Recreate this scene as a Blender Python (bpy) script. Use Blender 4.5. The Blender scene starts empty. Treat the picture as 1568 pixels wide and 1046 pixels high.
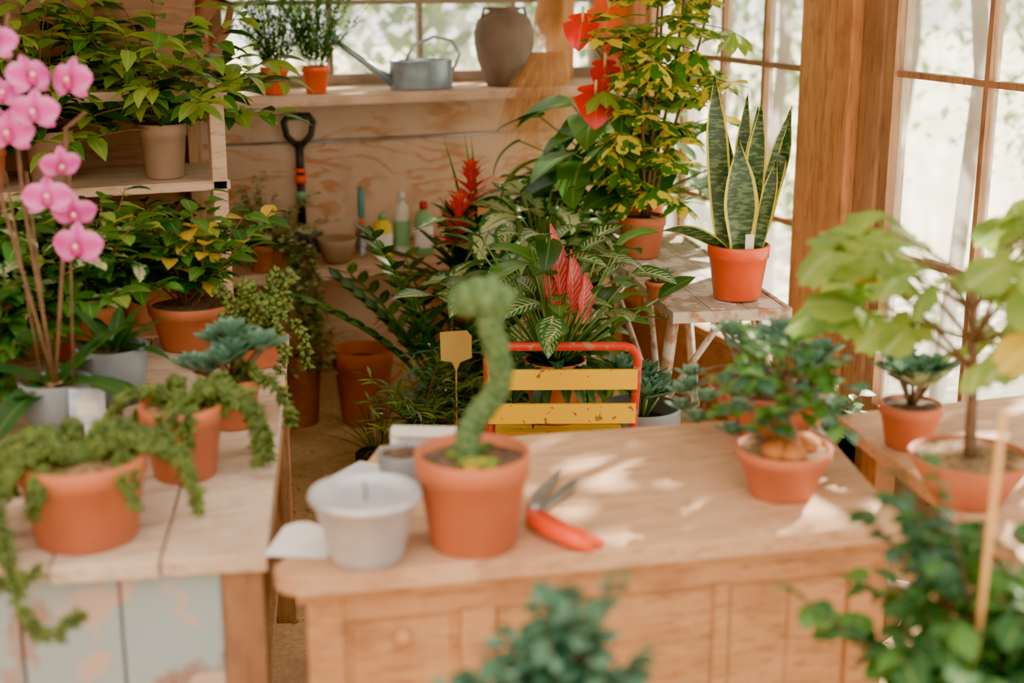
import bpy, math, random
from mathutils import Vector, Matrix
R=random.Random(11)
U=R.uniform
V=Vector
pi=math.pi
# ------------------------------------------------------------------ materials
def newmat(name):
    m=bpy.data.materials.new(name); m.use_nodes=True
    nt=m.node_tree; nt.nodes.clear()
    out=nt.nodes.new('ShaderNodeOutputMaterial')
    return m,nt,out
def N(nt,t,**k):
    n=nt.nodes.new(t)
    for a,b in k.items(): setattr(n,a,b)
    return n
def c4(c): return (c[0],c[1],c[2],1)
def math_(nt,op,a,b=None,c=None):
    n=N(nt,'ShaderNodeMath',operation=op)
    for i,x in enumerate((a,b,c)):
        if x is None: continue
        if isinstance(x,(int,float)): n.inputs[i].default_value=x
        else: nt.links.new(x,n.inputs[i])
    return n.outputs[0]
def mixc(nt,f,a,b):
    n=N(nt,'ShaderNodeMix',data_type='RGBA')
    if isinstance(f,(int,float)): n.inputs[0].default_value=f
    else: nt.links.new(f,n.inputs[0])
    for i,x in ((6,a),(7,b)):
        if isinstance(x,tuple): n.inputs[i].default_value=c4(x)
        else: nt.links.new(x,n.inputs[i])
    return n.outputs[2]
def noise(nt,scale,detail=3,coord='Object',stretch=None,rotz=0,dist=0):
    tc=N(nt,'ShaderNodeTexCoord')
    n=N(nt,'ShaderNodeTexNoise'); n.inputs['Scale'].default_value=scale; n.inputs['Detail'].default_value=detail
    n.inputs['Distortion'].default_value=dist
    mp=N(nt,'ShaderNodeMapping')
    nt.links.new(tc.outputs[coord],mp.inputs[0])
    mp.inputs['Rotation'].default_value=(0,0,rotz)
    if stretch: mp.inputs['Scale'].default_value=stretch
    nt.links.new(mp.outputs[0],n.inputs['Vector'])
    return n.outputs['Fac'],mp.outputs[0]
def ramp(nt,f,lo,hi):
    n=N(nt,'ShaderNodeMapRange'); nt.links.new(f,n.inputs[0])
    n.inputs[1].default_value=lo; n.inputs[2].default_value=hi
    return n.outputs[0]
def finish(nt,out,col,rough=.5,metal=0,trans=0,bumpf=None,bump=.3,bdist=.003,spec=.5,tv=1.6):
    p=N(nt,'ShaderNodeBsdfPrincipled')
    if isinstance(col,tuple): p.inputs['Base Color'].default_value=c4(col)
    else: nt.links.new(col,p.inputs['Base Color'])
    p.inputs['Roughness'].default_value=rough; p.inputs['Metallic'].default_value=metal
    p.inputs['Specular IOR Level'].default_value=spec
    if bumpf is not None:
        b=N(nt,'ShaderNodeBump'); b.inputs['Strength'].default_value=bump; b.inputs['Distance'].default_value=bdist
        nt.links.new(bumpf,b.inputs['Height']); nt.links.new(b.outputs[0],p.inputs['Normal'])
    if trans>0:
        t=N(nt,'ShaderNodeBsdfTranslucent')
        if isinstance(col,tuple): t.inputs[0].default_value=c4(col)
        else:
            hs=N(nt,'ShaderNodeHueSaturation'); hs.inputs['Value'].default_value=tv; hs.inputs['Hue'].default_value=.485 if tv>1.2 else .5
            nt.links.new(col,hs.inputs['Color']); nt.links.new(hs.outputs[0],t.inputs[0])
        mx=N(nt,'ShaderNodeMixShader'); mx.inputs[0].default_value=trans
        nt.links.new(p.outputs[0],mx.inputs[1]); nt.links.new(t.outputs[0],mx.inputs[2])
        nt.links.new(mx.outputs[0],out.inputs[0])
    else: nt.links.new(p.outputs[0],out.inputs[0])
def MN(name,a,b,rough=.5,scale=12,lo=.35,hi=.65,metal=0,trans=0,bump=0,stretch=None,rotz=0,spec=.5,detail=4,bdist=.003):
    m,nt,out=newmat(name)
    f,_=noise(nt,scale,detail,stretch=stretch,rotz=rotz)
    finish(nt,out,mixc(nt,ramp(nt,f,lo,hi),a,b),rough,metal,trans,f if bump else None,bump,spec=spec,bdist=bdist,tv=1.6 if max(a+b)<.55 else 1.0)
    return m
def wood(name,a,b,dark,rotz=0,along='x',rough=.6,sc=1,knots=True,bump=.25,patch=None,dk=.7):
    m,nt,out=newmat(name)
    st={'x':(1.2*sc,14*sc,14*sc),'y':(14*sc,1.2*sc,14*sc),'z':(14*sc,14*sc,1.2*sc)}[along]
    f,vec=noise(nt,2.2,6,stretch=st,rotz=rotz,dist=.6)
    f2,_=noise(nt,3.2*sc,3)
    w=N(nt,'ShaderNodeTexNoise'); w.inputs['Scale'].default_value=9; nt.links.new(vec,w.inputs['Vector'])
    col=mixc(nt,ramp(nt,f,.35,.65),a,b)
    col=mixc(nt,math_(nt,'MULTIPLY',ramp(nt,f2,.45,.7),.6),col,b)
    col=mixc(nt,math_(nt,'MULTIPLY',ramp(nt,w.outputs['Fac'],.54,.68),dk),col,dark)
    f3,_=noise(nt,1.6,5)
    col=mixc(nt,math_(nt,'MULTIPLY',ramp(nt,f3,.50,.70),dk*.7),col,dark)
    f4,_=noise(nt,11,6)
    col=mixc(nt,math_(nt,'MULTIPLY',ramp(nt,f4,.54,.64),dk*.55),col,dark)
    if knots:
        st2={'x':(3,6,6),'y':(6,3,6),'z':(6,6,3)}[along]
        tc=N(nt,'ShaderNodeTexCoord'); mp=N(nt,'ShaderNodeMapping'); mp.inputs['Scale'].default_value=st2; mp.inputs['Rotation'].default_value=(0,0,rotz)
        nt.links.new(tc.outputs['Object'],mp.inputs[0])
        vo=N(nt,'ShaderNodeTexVoronoi'); vo.inputs['Scale'].default_value=1.0; nt.links.new(mp.outputs[0],vo.inputs['Vector'])
        k=ramp(nt,vo.outputs['Distance'],.18,.05)
        col=mixc(nt,math_(nt,'MULTIPLY',k,.85),col,dark)
    if patch:
        for pc,s_,lo,hi in patch:
            pf,_=noise(nt,s_,8)
            col=mixc(nt,ramp(nt,pf,lo,hi),col,pc)
    finish(nt,out,col,rough,0,0,f,bump,.002)
    return m
def leafmat(name,a,b,rib,rough=.35,trans=.3,pat='rib',spec=.5):
    m,nt,out=newmat(name)
    uv=N(nt,'ShaderNodeUVMap'); sp=N(nt,'ShaderNodeSeparateXYZ'); nt.links.new(uv.outputs[0],sp.inputs[0])
    u,v=sp.outputs[0],sp.outputs[1]
    du=math_(nt,'ABSOLUTE',math_(nt,'SUBTRACT',u,.5))
    nf,_=noise(nt,9,2)
    base=mixc(nt,ramp(nt,nf,.35,.65),a,b)
    ribf=math_(nt,'LESS_THAN',du,.035)
    if pat=='rib':
        col=mixc(nt,math_(nt,'MULTIPLY',ribf,.7),base,rib)
    elif pat=='snake':
        n2,_=noise(nt,60,3,stretch=(.6,.6,2.2))
        bands=ramp(nt,n2,.48,.58)
        inner=mixc(nt,bands,a,b)
        col=mixc(nt,math_(nt,'GREATER_THAN',du,.40),inner,rib)
    elif pat=='dief':
        n2,_=noise(nt,75,3)
        d=math_(nt,'ADD',math_(nt,'MULTIPLY',du,-1.3),n2)
        col=mixc(nt,ramp(nt,d,.06,.16),base,rib)
        col=mixc(nt,math_(nt,'LESS_THAN',du,.02),col,a)
    elif pat=='cala':
        q=math_(nt,'SUBTRACT',math_(nt,'MULTIPLY',v,9),math_(nt,'MULTIPLY',du,5))
        fr=math_(nt,'FRACT',q)
        st=math_(nt,'GREATER_THAN',fr,.58)
        edge=math_(nt,'LESS_THAN',du,.36)
        col=mixc(nt,math_(nt,'MULTIPLY',math_(nt,'MULTIPLY',st,edge),.7),base,rib)
        col=mixc(nt,ribf,col,rib)
    elif pat=='blot':
        n2,_=noise(nt,24,2)
        col=mixc(nt,ramp(nt,n2,.50,.54),base,rib)
    elif pat=='petal':
        col=mixc(nt,ramp(nt,du,.1,.5),a,b)
        col=mixc(nt,ramp(nt,v,.35,0),col,rib)
    finish(nt,out,col,rough,0,trans,nf,.15,.002,spec=spec,tv=1.6 if (max(a+b)<.5 and (pat=='rib' or max(rib)<.6)) else 1.05)
    return m
# ------------------------------------------------------------------ mesh builder
class MB:
    def __init__(s,name,T=None):
        s.n=name; s.v=[]; s.f=[]; s.m=[]; s.uv=[]; s.sm=[]; s.mats=[]; s.T=T
    def add(s,p):
        p=V(p)
        if s.T is not None: p=s.T@p
        s.v.append(p); return len(s.v)-1
    def mi(s,m):
        if m not in s.mats: s.mats.append(m)
        return s.mats.index(m)
    def face(s,idx,m,uv=None,sm=True):
        s.f.append(tuple(idx)); s.m.append(s.mi(m)); s.uv.append(uv); s.sm.append(sm)
    def box(s,x0,x1,y0,y1,z0,z1,m):
        i=[s.add((x,y,z)) for z in (z0,z1) for y in (y0,y1) for x in (x0,x1)]
        for q in ((0,2,3,1),(4,5,7,6),(0,1,5,4),(2,6,7,3),(0,4,6,2),(1,3,7,5)): s.face([i[k] for k in q],m,None,False)
    def prism(s,poly,z0,z1,m):
        n=len(poly)
        a=[s.add((p[0],p[1],z0)) for p in poly]; b=[s.add((p[0],p[1],z1)) for p in poly]
        s.face(a[::-1],m,None,False); s.face(b,m,None,False)
        for i in range(n): s.face((a[i],a[(i+1)%n],b[(i+1)%n],b[i]),m,None,False)
    def planks(s,c,n,z0,z1,m,gap=.003):
        FL,FR,BR,BL=[V((p[0],p[1])) for p in c]
        d=((BL-FL).length)
        for i in range(n):
            t0=i/n+gap/d/2; t1=(i+1)/n-gap/d/2
            s.prism([FL.lerp(BL,t0),FR.lerp(BR,t0),FR.lerp(BR,t1),FL.lerp(BL,t1)],z0,z1+U(-.0008,.0008),m)
    def lathe(s,prof,c,m,seg=32,sx=1,sy=1,mf=None,rotm=None):
        rows=[]
        for r,z in prof:
            row=[]
            for k in range(seg):
                a=2*pi*k/seg
                p=V((r*sx*math.cos(a),r*sy*math.sin(a),z))
                if rotm: p=rotm@p
                row.append(s.add(V(c)+p))
            rows.append(row)
        for j in range(len(rows)-1):
            mm=mf[j] if mf else m
            for k in range(seg):
                s.face((rows[j][k],rows[j][(k+1)%seg],rows[j+1][(k+1)%seg],rows[j+1][k]),mm)
        s.face(rows[-1],mf[-1] if mf else m,None,False)
        s.face(rows[0][::-1],mf[0] if mf else m,None,False)
    def tube(s,pts,r,m,seg=6,cap=True):
        pts=[V(p) for p in pts]; n=len(pts)
        rr=r if isinstance(r,(list,tuple)) else [r]*n
        rows=[]; prev=None
        for i,p in enumerate(pts):
            d=(pts[min(i+1,n-1)]-pts[max(i-1,0)])
            if d.length<1e-9: d=V((0,0,1))
            d.normalize()
            if prev is None:
                a=V((0,0,1)) if abs(d.z)<.9 else V((1,0,0)); x=d.cross(a).normalized()
            else:
                x=prev-d*prev.dot(d); x.normalize()
            prev=x; y=d.cross(x)
            rows.append([s.add(p+(x*math.cos(2*pi*k/seg)+y*math.sin(2*pi*k/seg))*rr[i]) for k in range(seg)])
        for j in range(n-1):
            for k in range(seg): s.face((rows[j][k],rows[j][(k+1)%seg],rows[j+1][(k+1)%seg],rows[j+1][k]),m)
        if cap: s.face(rows[0][::-1],m,None,False); s.face(rows[-1],m,None,False)
    def leaf(s,b,d,L,W,m,prof='ov',bend=.6,fold=.25,n=5,roll=0,wave=0):
        d=V(d).normalized(); up=V((0,0,1))
        if abs(d.z)>.97: up=V((math.cos(roll*7),math.sin(roll*7),.1))
        side=d.cross(up).normalized()
        if roll: side=(Matrix.Rotation(roll,3,d)@side)
        p=V(b); rows=[]
        P=PROF[prof]; wph=U(0,6)
        for i in range(n+1):
            t=i/n; w=W*.5*P(t)
            nr=side.cross(d)
            wv=wave*W*math.sin(t*9+wph)
            rows.append((s.add(p-side*w+nr*(fold*w+wv)),s.add(p),s.add(p+side*w+nr*(fold*w-wv)),t))
            q=Matrix.Rotation(-bend/n,3,side)
            d=(q@d).normalized(); p=p+d*(L/n)
        for i in range(n):
            a,c=rows[i],rows[i+1]
            s.face((a[0],a[1],c[1],c[0]),m,((0,a[3]),(.5,a[3]),(.5,c[3]),(0,c[3])))
            s.face((a[1],a[2],c[2],c[1]),m,((.5,a[3]),(1,a[3]),(1,c[3]),(.5,c[3])))
    def lobed(s,b,d,L,m,lobes=5,droop=.4,roll=0):
        d=V(d).normalized(); up=V((0,0,1)); side=d.cross(up)
        if side.length<.1: side=V((1,0,0))
        side.normalize()
        if roll: side=Matrix.Rotation(roll,3,d)@side
        nr=side.cross(d); cen=V(b)+d*L*.25
        K=40; rings=[[],[]]
        c=s.add(cen)
        for k in range(K+1):
            th=-2.65+5.3*k/K
            lob=abs(math.cos(th*1.19))
            r=L*(.22+.50*lob**.8)*(1-.22*abs(th)/2.65)*(1+.05*math.sin(k*2.3))
            for j,fr in enumerate((.5,1)):
                rr=r*fr
                q=cen+(d*math.cos(th)+side*math.sin(th))*rr+nr*(-droop*rr*rr/L+.06*rr*math.cos(th*5))
                rings[j].append((s.add(q),(.5+.5*fr*math.sin(th),.4+.5*fr*math.cos(th))))
        for k in range(K):
            a,b2=rings[0][k],rings[0][k+1]; e,f=rings[1][k],rings[1][k+1]
            s.face((c,a[0],b2[0]),m,((.5,.4),a[1],b2[1]))
            s.face((a[0],e[0],f[0],b2[0]),m,(a[1],e[1],f[1],b2[1]))
    def bead(s,p,d,L,r,m):
        p=V(p); d=V(d).normalized(); a=V((0,0,1)) if abs(d.z)<.9 else V((1,0,0))
        x=d.cross(a).normalized(); y=d.cross(x)
        a0=s.add(p); e=s.add(p+d*L)
        r1=[s.add(p+d*L*.5+(x*math.cos(k*pi/2)+y*math.sin(k*pi/2))*r) for k in range(4)]
        for k in range(4):
            s.face((a0,r1[(k+1)%4],r1[k]),m); s.face((e,r1[k],r1[(k+1)%4]),m)
    def ball(s,c,r,m,seg=10,rings=6,sc=(1,1,1),jit=0):
        rows=[]
        for j in range(1,rings):
            th=pi*j/rings
            rows.append([s.add(V(c)+V((sc[0]*math.sin(th)*math.cos(2*pi*k/seg),sc[1]*math.sin(th)*math.sin(2*pi*k/seg),sc[2]*math.cos(th)))*r*(1+U(-jit,jit))) for k in range(seg)])
        t=s.add(V(c)+V((0,0,r*sc[2]))); b=s.add(V(c)-V((0,0,r*sc[2])))
        for k in range(seg): s.face((t,rows[0][k],rows[0][(k+1)%seg]),m); s.face((b,rows[-1][(k+1)%seg],rows[-1][k]),m)
        for j in range(len(rows)-1):
            for k in range(seg): s.face((rows[j][k],rows[j+1][k],rows[j+1][(k+1)%seg],rows[j][(k+1)%seg]),m)
    def build(s,loc=None,bevel=0,parent=None):
        if loc is None:
            xs=[p.x for p in s.v]; ys=[p.y for p in s.v]; zs=[p.z for p in s.v]
            loc=V(((min(xs)+max(xs))/2,(min(ys)+max(ys))/2,min(zs)))
        loc=V(loc)
        me=bpy.data.meshes.new(s.n)
        me.from_pydata([p-loc for p in s.v],[],s.f)
        for m in s.mats: me.materials.append(m)
        me.polygons.foreach_set('material_index',s.m)
        me.polygons.foreach_set('use_smooth',s.sm)
        ul=me.uv_layers.new(name='UVMap'); data=[]
        for f,uv in zip(s.f,s.uv):
            if uv: 
                for q in uv: data+= [q[0],q[1]]
            else: data+=[.2,.5]*len(f)
        ul.data.foreach_set('uv',data)
        me.update()
        ob=bpy.data.objects.new(s.n,me); ob.location=loc
        bpy.context.scene.collection.objects.link(ob)
        if bevel:
            bm=ob.modifiers.new('bevel','BEVEL'); bm.width=bevel; bm.segments=3; bm.limit_method='ANGLE'; bm.angle_limit=.7
        if parent: ob.parent=parent
        return ob
PROF={'ov':lambda t:max(.02,math.sin(pi*min(1,t**.75))**.8) if 0<t<1 else .03,
 'lan':lambda t:max(.02,math.sin(pi*t**.8)) if 0<t<1 else .04,
 'ob':lambda t:max(.1,math.sin(pi*t**1.6)**.7) if 0<t<1 else .08,
 'spoon':lambda t:(.35+.65*math.sin(pi*t**1.5)**.8) if t<1 else .05,
 'strap':lambda t:(.75+.25*t) if t<.6 else max(.03,math.cos((t-.6)/.4*pi/2)**.7),
 'heart':lambda t:1.05*math.cos(t*pi/2)**.75*(1 if t>0 else .6) if t<1 else .02,
 'petal':lambda t:max(.12,math.sin(pi*(t*.85+.12))**.6) if t<1 else .15,
 'sword':lambda t:(.55+.45*math.sin(pi*min(1,t*1.1))) if t<.75 else max(.02,(1-t)/.25*.72)}
CR=V((.927,-.375,0)); CF=V((.375,.927,0))
# ---- colours
terra=MN('terracotta',(.56,.17,.07),(.45,.125,.05),.65,9,bump=.08)
terra2=MN('terracotta_weathered',(.48,.20,.11),(.34,.135,.075),.8,14,bump=.2)
plasterra=MN('orange_plastic',(.80,.11,.02),(.70,.09,.015),.35,9)
redpot=MN('red_plastic',(.5,.02,.02),(.4,.02,.02),.35,9)
taupe=MN('taupe_ceramic',(.38,.26,.17),(.31,.21,.135),.6,9)
greyp=MN('grey_plastic',(.24,.28,.31),(.18,.21,.24),.5,9)
soil=MN('soil',(.07,.043,.028),(.16,.10,.06),.95,60,bump=.8,bdist=.006)
bark=MN('soil_bark_chips',(.40,.24,.12),(.10,.06,.03),.95,70,bump=.8,bdist=.006)
stemg=MN('green_stem',(.16,.27,.07),(.10,.19,.05),.5,20)
stemb=MN('brown_stem',(.20,.11,.055),(.12,.07,.035),.8,40,bump=.4)
twine=MN('dry_grass',(.84,.56,.28),(.72,.43,.19),.8,20,trans=.35)
G=lambda n,a,b,r=(.26,.42,.12),**k: leafmat(n,a,b,r,**k)
g_dark=G('leaf_dark_green',(.020,.078,.026),(.038,.125,.034),(.12,.25,.08))
g_mid=G('leaf_mid_green',(.055,.18,.035),(.09,.26,.05))
g_matte=G('leaf_matte_green',(.030,.105,.038),(.05,.16,.05),rough=.7,spec=.2)
g_light=G('leaf_light_green',(.32,.48,.08),(.22,.40,.07),(.5,.65,.22),trans=.45)
g_fig=G('leaf_fig',(.36,.50,.09),(.22,.40,.09),(.45,.58,.24),trans=.55,rough=.6)
g_yel=G('leaf_yellow',(.80,.53,.04),(.65,.48,.05),(.8,.65,.15),trans=.4)
g_blue=G('leaf_blue_green',(.08,.21,.14),(.15,.31,.21),(.28,.44,.34),trans=.12,rough=.5)
g_teal=G('leaf_teal_small',(.055,.165,.095),(.03,.105,.06),(.16,.32,.18),trans=.2,rough=.6,spec=.3)
g_olive=G('leaf_olive',(.20,.27,.09),(.14,.21,.06),(.32,.38,.18),trans=.25)
g_sed=MN('sedum_leaf',(.17,.25,.045),(.065,.12,.025),.5,30,trans=.15)
g_fern=MN('fern_needle',(.10,.26,.05),(.045,.16,.03),.6,15,trans=.35)
g_silver=G('leaf_silver_trailing',(.38,.46,.28),(.28,.36,.20),(.5,.55,.42),trans=.2)
m_snake=leafmat('leaf_snake_plant',(.02,.07,.03),(.11,.20,.075),(.68,.64,.06),.35,.15,'snake')
m_dief=leafmat('leaf_dieffenbachia',(.025,.125,.04),(.045,.18,.05),(.56,.67,.34),.35,.25,'dief')
m_cala=leafmat('leaf_calathea',(.02,.105,.032),(.045,.16,.04),(.52,.62,.30),.35,.25,'cala')
m_calr=leafmat('leaf_calathea_red',(.52,.025,.04),(.60,.06,.06),(.80,.28,.24),.35,.35,'cala')
m_sch=leafmat('leaf_schefflera',(.045,.19,.025),(.10,.30,.035),(.90,.76,.08),.3,.4,'blot')
m_crot=leafmat('leaf_croton',(.03,.13,.04),(.06,.20,.05),(.65,.70,.38),.3,.25,'dief')
m_red=leafmat('anthurium_red',(.85,.025,.008),(.75,.015,.008),(.9,.1,.04),.25,.2,'rib')
m_org=leafmat('anthurium_orange',(.93,.17,.02),(.88,.12,.015),(.9,.3,.04),.25,.2,'rib')
m_orch=leafmat('orchid_petal',(.74,.06,.42),(.88,.28,.68),(.50,.01,.25),.5,.28,'petal')
m_lip=MN('orchid_lip',(.46,.008,.16),(.55,.04,.26),.5,20)
m_or2=MN('orchid_column',(.9,.7,.25),(.9,.75,.5),.5,20)
m_bro=leafmat('bromeliad_red',(.80,.04,.015),(.70,.025,.02),(.95,.25,.06),.35,.25,'rib')
m_eup=MN('euphorbia_skin',(.05,.125,.04),(.12,.20,.065),.8,70,bump=.8,bdist=.005)
white=MN('white_paint',(.75,.73,.70),(.62,.60,.57),.6,14)
zinc=MN('whitewashed_zinc',(.60,.62,.66),(.42,.44,.49),.45,10,metal=.25)
wax=MN('candle_wax',(.84,.78,.73),(.78,.72,.67),.5,6)
galv=MN('galvanised_steel',(.36,.46,.54),(.24,.32,.40),.4,18,metal=.6)
clay=MN('aged_clay',(.22,.16,.125),(.115,.08,.062),.85,7,bump=.3)
black=MN('black_rubber',(.02,.02,.022),(.035,.035,.035),.5,9)
steel=MN('dull_steel',(.45,.47,.5),(.3,.32,.34),.35,25,metal=.8)
dsteel=MN('dark_spade_steel',(.05,.07,.07),(.22,.22,.18),.5,25,metal=.4)
orange=MN('orange_plastic_grip',(.92,.085,.01),(.87,.07,.008),.35,9)
paper=MN('paper',(.82,.81,.79),(.74,.73,.72),.8,9)
bluep=MN('blue_print',(.4,.55,.72),(.7,.7,.76),.8,40)
yelpaint=MN('yellow_chipped_paint',(.88,.55,.006),(.32,.15,.03),.4,38,lo=.64,hi=.67)
redpaint=MN('red_chipped_paint',(.58,.025,.006),(.40,.18,.09),.45,45,lo=.58,hi=.62)
rustw=MN('rusty_white_metal',(.56,.50,.43),(.36,.20,.11),.6,22,lo=.48,hi=.6)
teal=MN('teal_grip',(.09,.28,.28),(.07,.24,.24),.5,9)
ylab=MN('yellow_plaque',(.84,.61,.16),(.78,.53,.12),.6,12)
bamboo=MN('bamboo',(.76,.43,.13),(.65,.35,.11),.6,20)
brb=MN('bottle_yellow',(.75,.6,.03),(.7,.55,.03),.4,9)
bottw=MN('bottle_white',(.7,.7,.62),(.6,.62,.5),.4,9)
bottg=MN('bottle_green',(.22,.45,.22),(.18,.4,.2),.4,9)
litm=MN('dry_leaf_litter',(.40,.24,.12),(.22,.12,.06),.9,30)
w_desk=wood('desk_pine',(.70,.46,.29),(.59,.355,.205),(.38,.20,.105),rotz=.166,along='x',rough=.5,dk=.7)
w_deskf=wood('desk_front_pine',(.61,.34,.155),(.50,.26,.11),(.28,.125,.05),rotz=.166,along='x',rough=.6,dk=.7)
w_bench=wood('bench_whitewash',(.74,.61,.48),(.62,.48,.36),(.36,.24,.16),rotz=-1.31,along='x',rough=.75,dk=.8)
w_benchf=wood('bench_peeling_paint',(.40,.30,.25),(.33,.24,.20),(.17,.105,.075),along='z',rough=.8,patch=[((.33,.43,.46),5,.46,.50),((.52,.41,.35),9,.57,.60)],dk=.7)
w_post=wood('post_larch',(.64,.33,.135),(.51,.235,.09),(.29,.11,.04),along='z',rough=.7)
w_frame=wood('window_frame_wood',(.44,.25,.125),(.34,.18,.085),(.19,.09,.045),along='z',rough=.7,knots=False)
w_bframe=wood('grey_window_frame',(.30,.25,.18),(.23,.18,.13),(.16,.11,.075),along='x',rough=.7,knots=False)
w_shelf=wood('shelf_board',(.68,.49,.36),(.59,.40,.275),(.38,.23,.14),along='x',rough=.7,dk=.7)
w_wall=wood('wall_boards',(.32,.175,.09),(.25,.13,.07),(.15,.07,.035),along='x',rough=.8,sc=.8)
w_ftab=wood('weathered_table_top',(.56,.50,.43),(.44,.38,.31),(.26,.19,.13),rotz=.25,along='y',rough=.8,patch=[((.76,.73,.68),16,.52,.56)])
def plymat():
    m,nt,out=newmat('plywood_wall')
    f,vec=noise(nt,1.7,4,stretch=(1,1,3.4),dist=1.2)
    q=math_(nt,'FRACT',math_(nt,'MULTIPLY',f,7))
    r=math_(nt,'ABSOLUTE',math_(nt,'SUBTRACT',q,.5))
    f2,_=noise(nt,3,3); f3,_=noise(nt,14,5)
    mask=ramp(nt,f2,.44,.6)
    col=mixc(nt,ramp(nt,f2,.3,.7),(.66,.47,.33),(.55,.37,.24))
    col=mixc(nt,math_(nt,'MULTIPLY',math_(nt,'MULTIPLY',ramp(nt,r,.28,.44),mask),.9),col,(.46,.20,.075))
    col=mixc(nt,math_(nt,'MULTIPLY',ramp(nt,f3,.55,.7),.5),col,(.42,.27,.17))
    finish(nt,out,col,.75,0,0,f,.1)
    return m
ply=plymat()
def sandmat():
    m,nt,out=newmat('sand_floor')
    f,_=noise(nt,60,5); f2,_=noise(nt,5,4)
    col=mixc(nt,ramp(nt,f,.35,.65),(.70,.48,.27),(.54,.35,.18))
    col=mixc(nt,math_(nt,'MULTIPLY',ramp(nt,f2,.45,.65),.6),col,(.38,.24,.13))
    finish(nt,out,col,.95,0,0,f,.5,.006); return m
sand=sandmat()
def glassmat():
    m,nt,out=newmat('dusty_window_glass')
    t=N(nt,'ShaderNodeBsdfTransparent'); g=N(nt,'ShaderNodeBsdfGlossy'); g.inputs['Roughness'].default_value=.02
    d=N(nt,'ShaderNodeBsdfTranslucent'); d.inputs[0].default_value=(.97,.97,.93,1)
    f,_=noise(nt,5,5)
    m1=N(nt,'ShaderNodeMixShader'); nt.links.new(math_(nt,'MULTIPLY_ADD',f,.22,.0),m1.inputs[0])
    nt.links.new(t.outputs[0],m1.inputs[1]); nt.links.new(d.outputs[0],m1.inputs[2])
    m2=N(nt,'ShaderNodeMixShader'); m2.inputs[0].default_value=.03
    nt.links.new(m1.outputs[0],m2.inputs[1]); nt.links.new(g.outputs[0],m2.inputs[2])
    nt.links.new(m2.outputs[0],out.inputs[0]); return m
glass=glassmat()
# ------------------------------------------------------------------ ROOM
X0,X1,Y0,Y1,H=-1.5,2.6,-1.2,5.2,2.6
mb=MB('floor'); mb.box(X0-.1,X1+.1,Y0-.1,Y1+.1,-.1,0,sand); mb.build()
mb=MB('ground_outside'); gm=MN('pale_gravel',(.74,.69,.56),(.58,.60,.42),.95,2)
mb.box(-20,25,-20,30,-.3,-.1,gm); mb.build()
mb=MB('wall_back')
mb.box(X0,X1+.1,Y1,Y1+.1,0,.60,ply); mb.box(X0,X1+.1,Y1,Y1+.1,.604,1.0,ply); mb.box(X0,X1+.1,Y1,Y1+.1,1.004,1.2,ply)
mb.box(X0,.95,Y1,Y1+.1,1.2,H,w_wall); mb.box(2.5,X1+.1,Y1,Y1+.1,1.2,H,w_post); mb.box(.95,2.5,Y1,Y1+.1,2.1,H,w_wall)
mb.build()
def window(name,axis,c,a0,a1,z0,z1,vs,hs,m,fw=.04,mw=.018,dep=.03):
    e=MB(name)
    def bx(p0,p1,q0,q1,d,mm):
        if axis=='x': e.box(c-d,c+d,p0,p1,q0,q1,mm)
        else: e.box(p0,p1,c-d,c+d,q0,q1,mm)
    bx(a0,a0+fw,z0,z1,dep,m); bx(a1-fw,a1,z0,z1,dep,m); bx(a0+fw,a1-fw,z0,z0+fw,dep,m); bx(a0+fw,a1-fw,z1-fw,z1,dep,m)
    for v in vs: bx(v-mw/2,v+mw/2,z0+fw,z1-fw,dep*.6,m)
    for h in hs: bx(a0+fw,a1-fw,h-mw/2,h+mw/2,dep*.55,m)
    bx(a0+fw,a1-fw,z0+fw,z1-fw,.002,glass)
    return e.build()
window('window_1','y',Y1+.05,.95,2.5,1.2,2.1,[1.39,1.74,2.12],[1.50,1.8],w_bframe)
mb=MB('wall_right')
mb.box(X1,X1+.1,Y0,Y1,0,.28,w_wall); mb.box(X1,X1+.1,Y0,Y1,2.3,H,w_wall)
mb.box(X1,X1+.1,5.05,5.2,.28,2.3,w_post); mb.box(X1,X1+.1,1.5,1.62,.28,2.3,w_post); mb.box(X1,X1+.1,Y0,Y0+.2,.28,2.3,w_post)
mb.build(bevel=.004)
mb=MB('timber_post')
mb.box(2.565,2.70,3.64,3.775,0,H,w_post); mb.box(2.575,2.70,3.78,3.93,0,H,w_post)
mb.box(2.60,2.70,3.53,3.635,0,H,w_frame)
mb.build(bevel=.008)
window('window_2','x',X1+.04,3.93,5.05,.28,2.3,[4.22,4.5,4.78],[.80,1.31,1.8],w_frame,fw=.03)
window('window_3','x',X1+.04,1.62,3.53,.28,2.3,[3.10,2.73,2.36,2.0],[.80,1.33,1.82],w_frame,fw=.045)
window('window_4','x',X1+.04,Y0+.2,1.5,.28,2.3,[-.4,.1,.6,1.1],[.80,1.33,1.82],w_frame,fw=.05)
mb=MB('wall_left'); mb.box(X0-.1,X0,Y0,Y1,0,H,w_shelf); mb.build()
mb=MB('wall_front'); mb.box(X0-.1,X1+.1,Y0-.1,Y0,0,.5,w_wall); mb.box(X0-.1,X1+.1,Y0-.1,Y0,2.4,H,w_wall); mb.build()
window('added_fill_window','y',Y0-.05,X0,X1,.5,2.4,[-.7,.1,.9,1.7],[1.4],w_frame,fw=.05)  # unseen glazing behind the camera, added to let in fill light
mb=MB('ceiling'); mb.box(X0-.1,X1+.1,2.4,Y1+.1,H,H+.08,w_shelf); mb.box(1.2,X1+.1,Y0-.1,2.4,H,H+.08,w_shelf); mb.build()
e=MB('added_skylight');  # unseen roof glazing, added to brighten the room with sky light
for i in range(5): e.box(X0-.1+i*.675-.02,X0-.1+i*.675+.02,Y0-.1,2.4,H,H+.08,w_frame)
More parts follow.
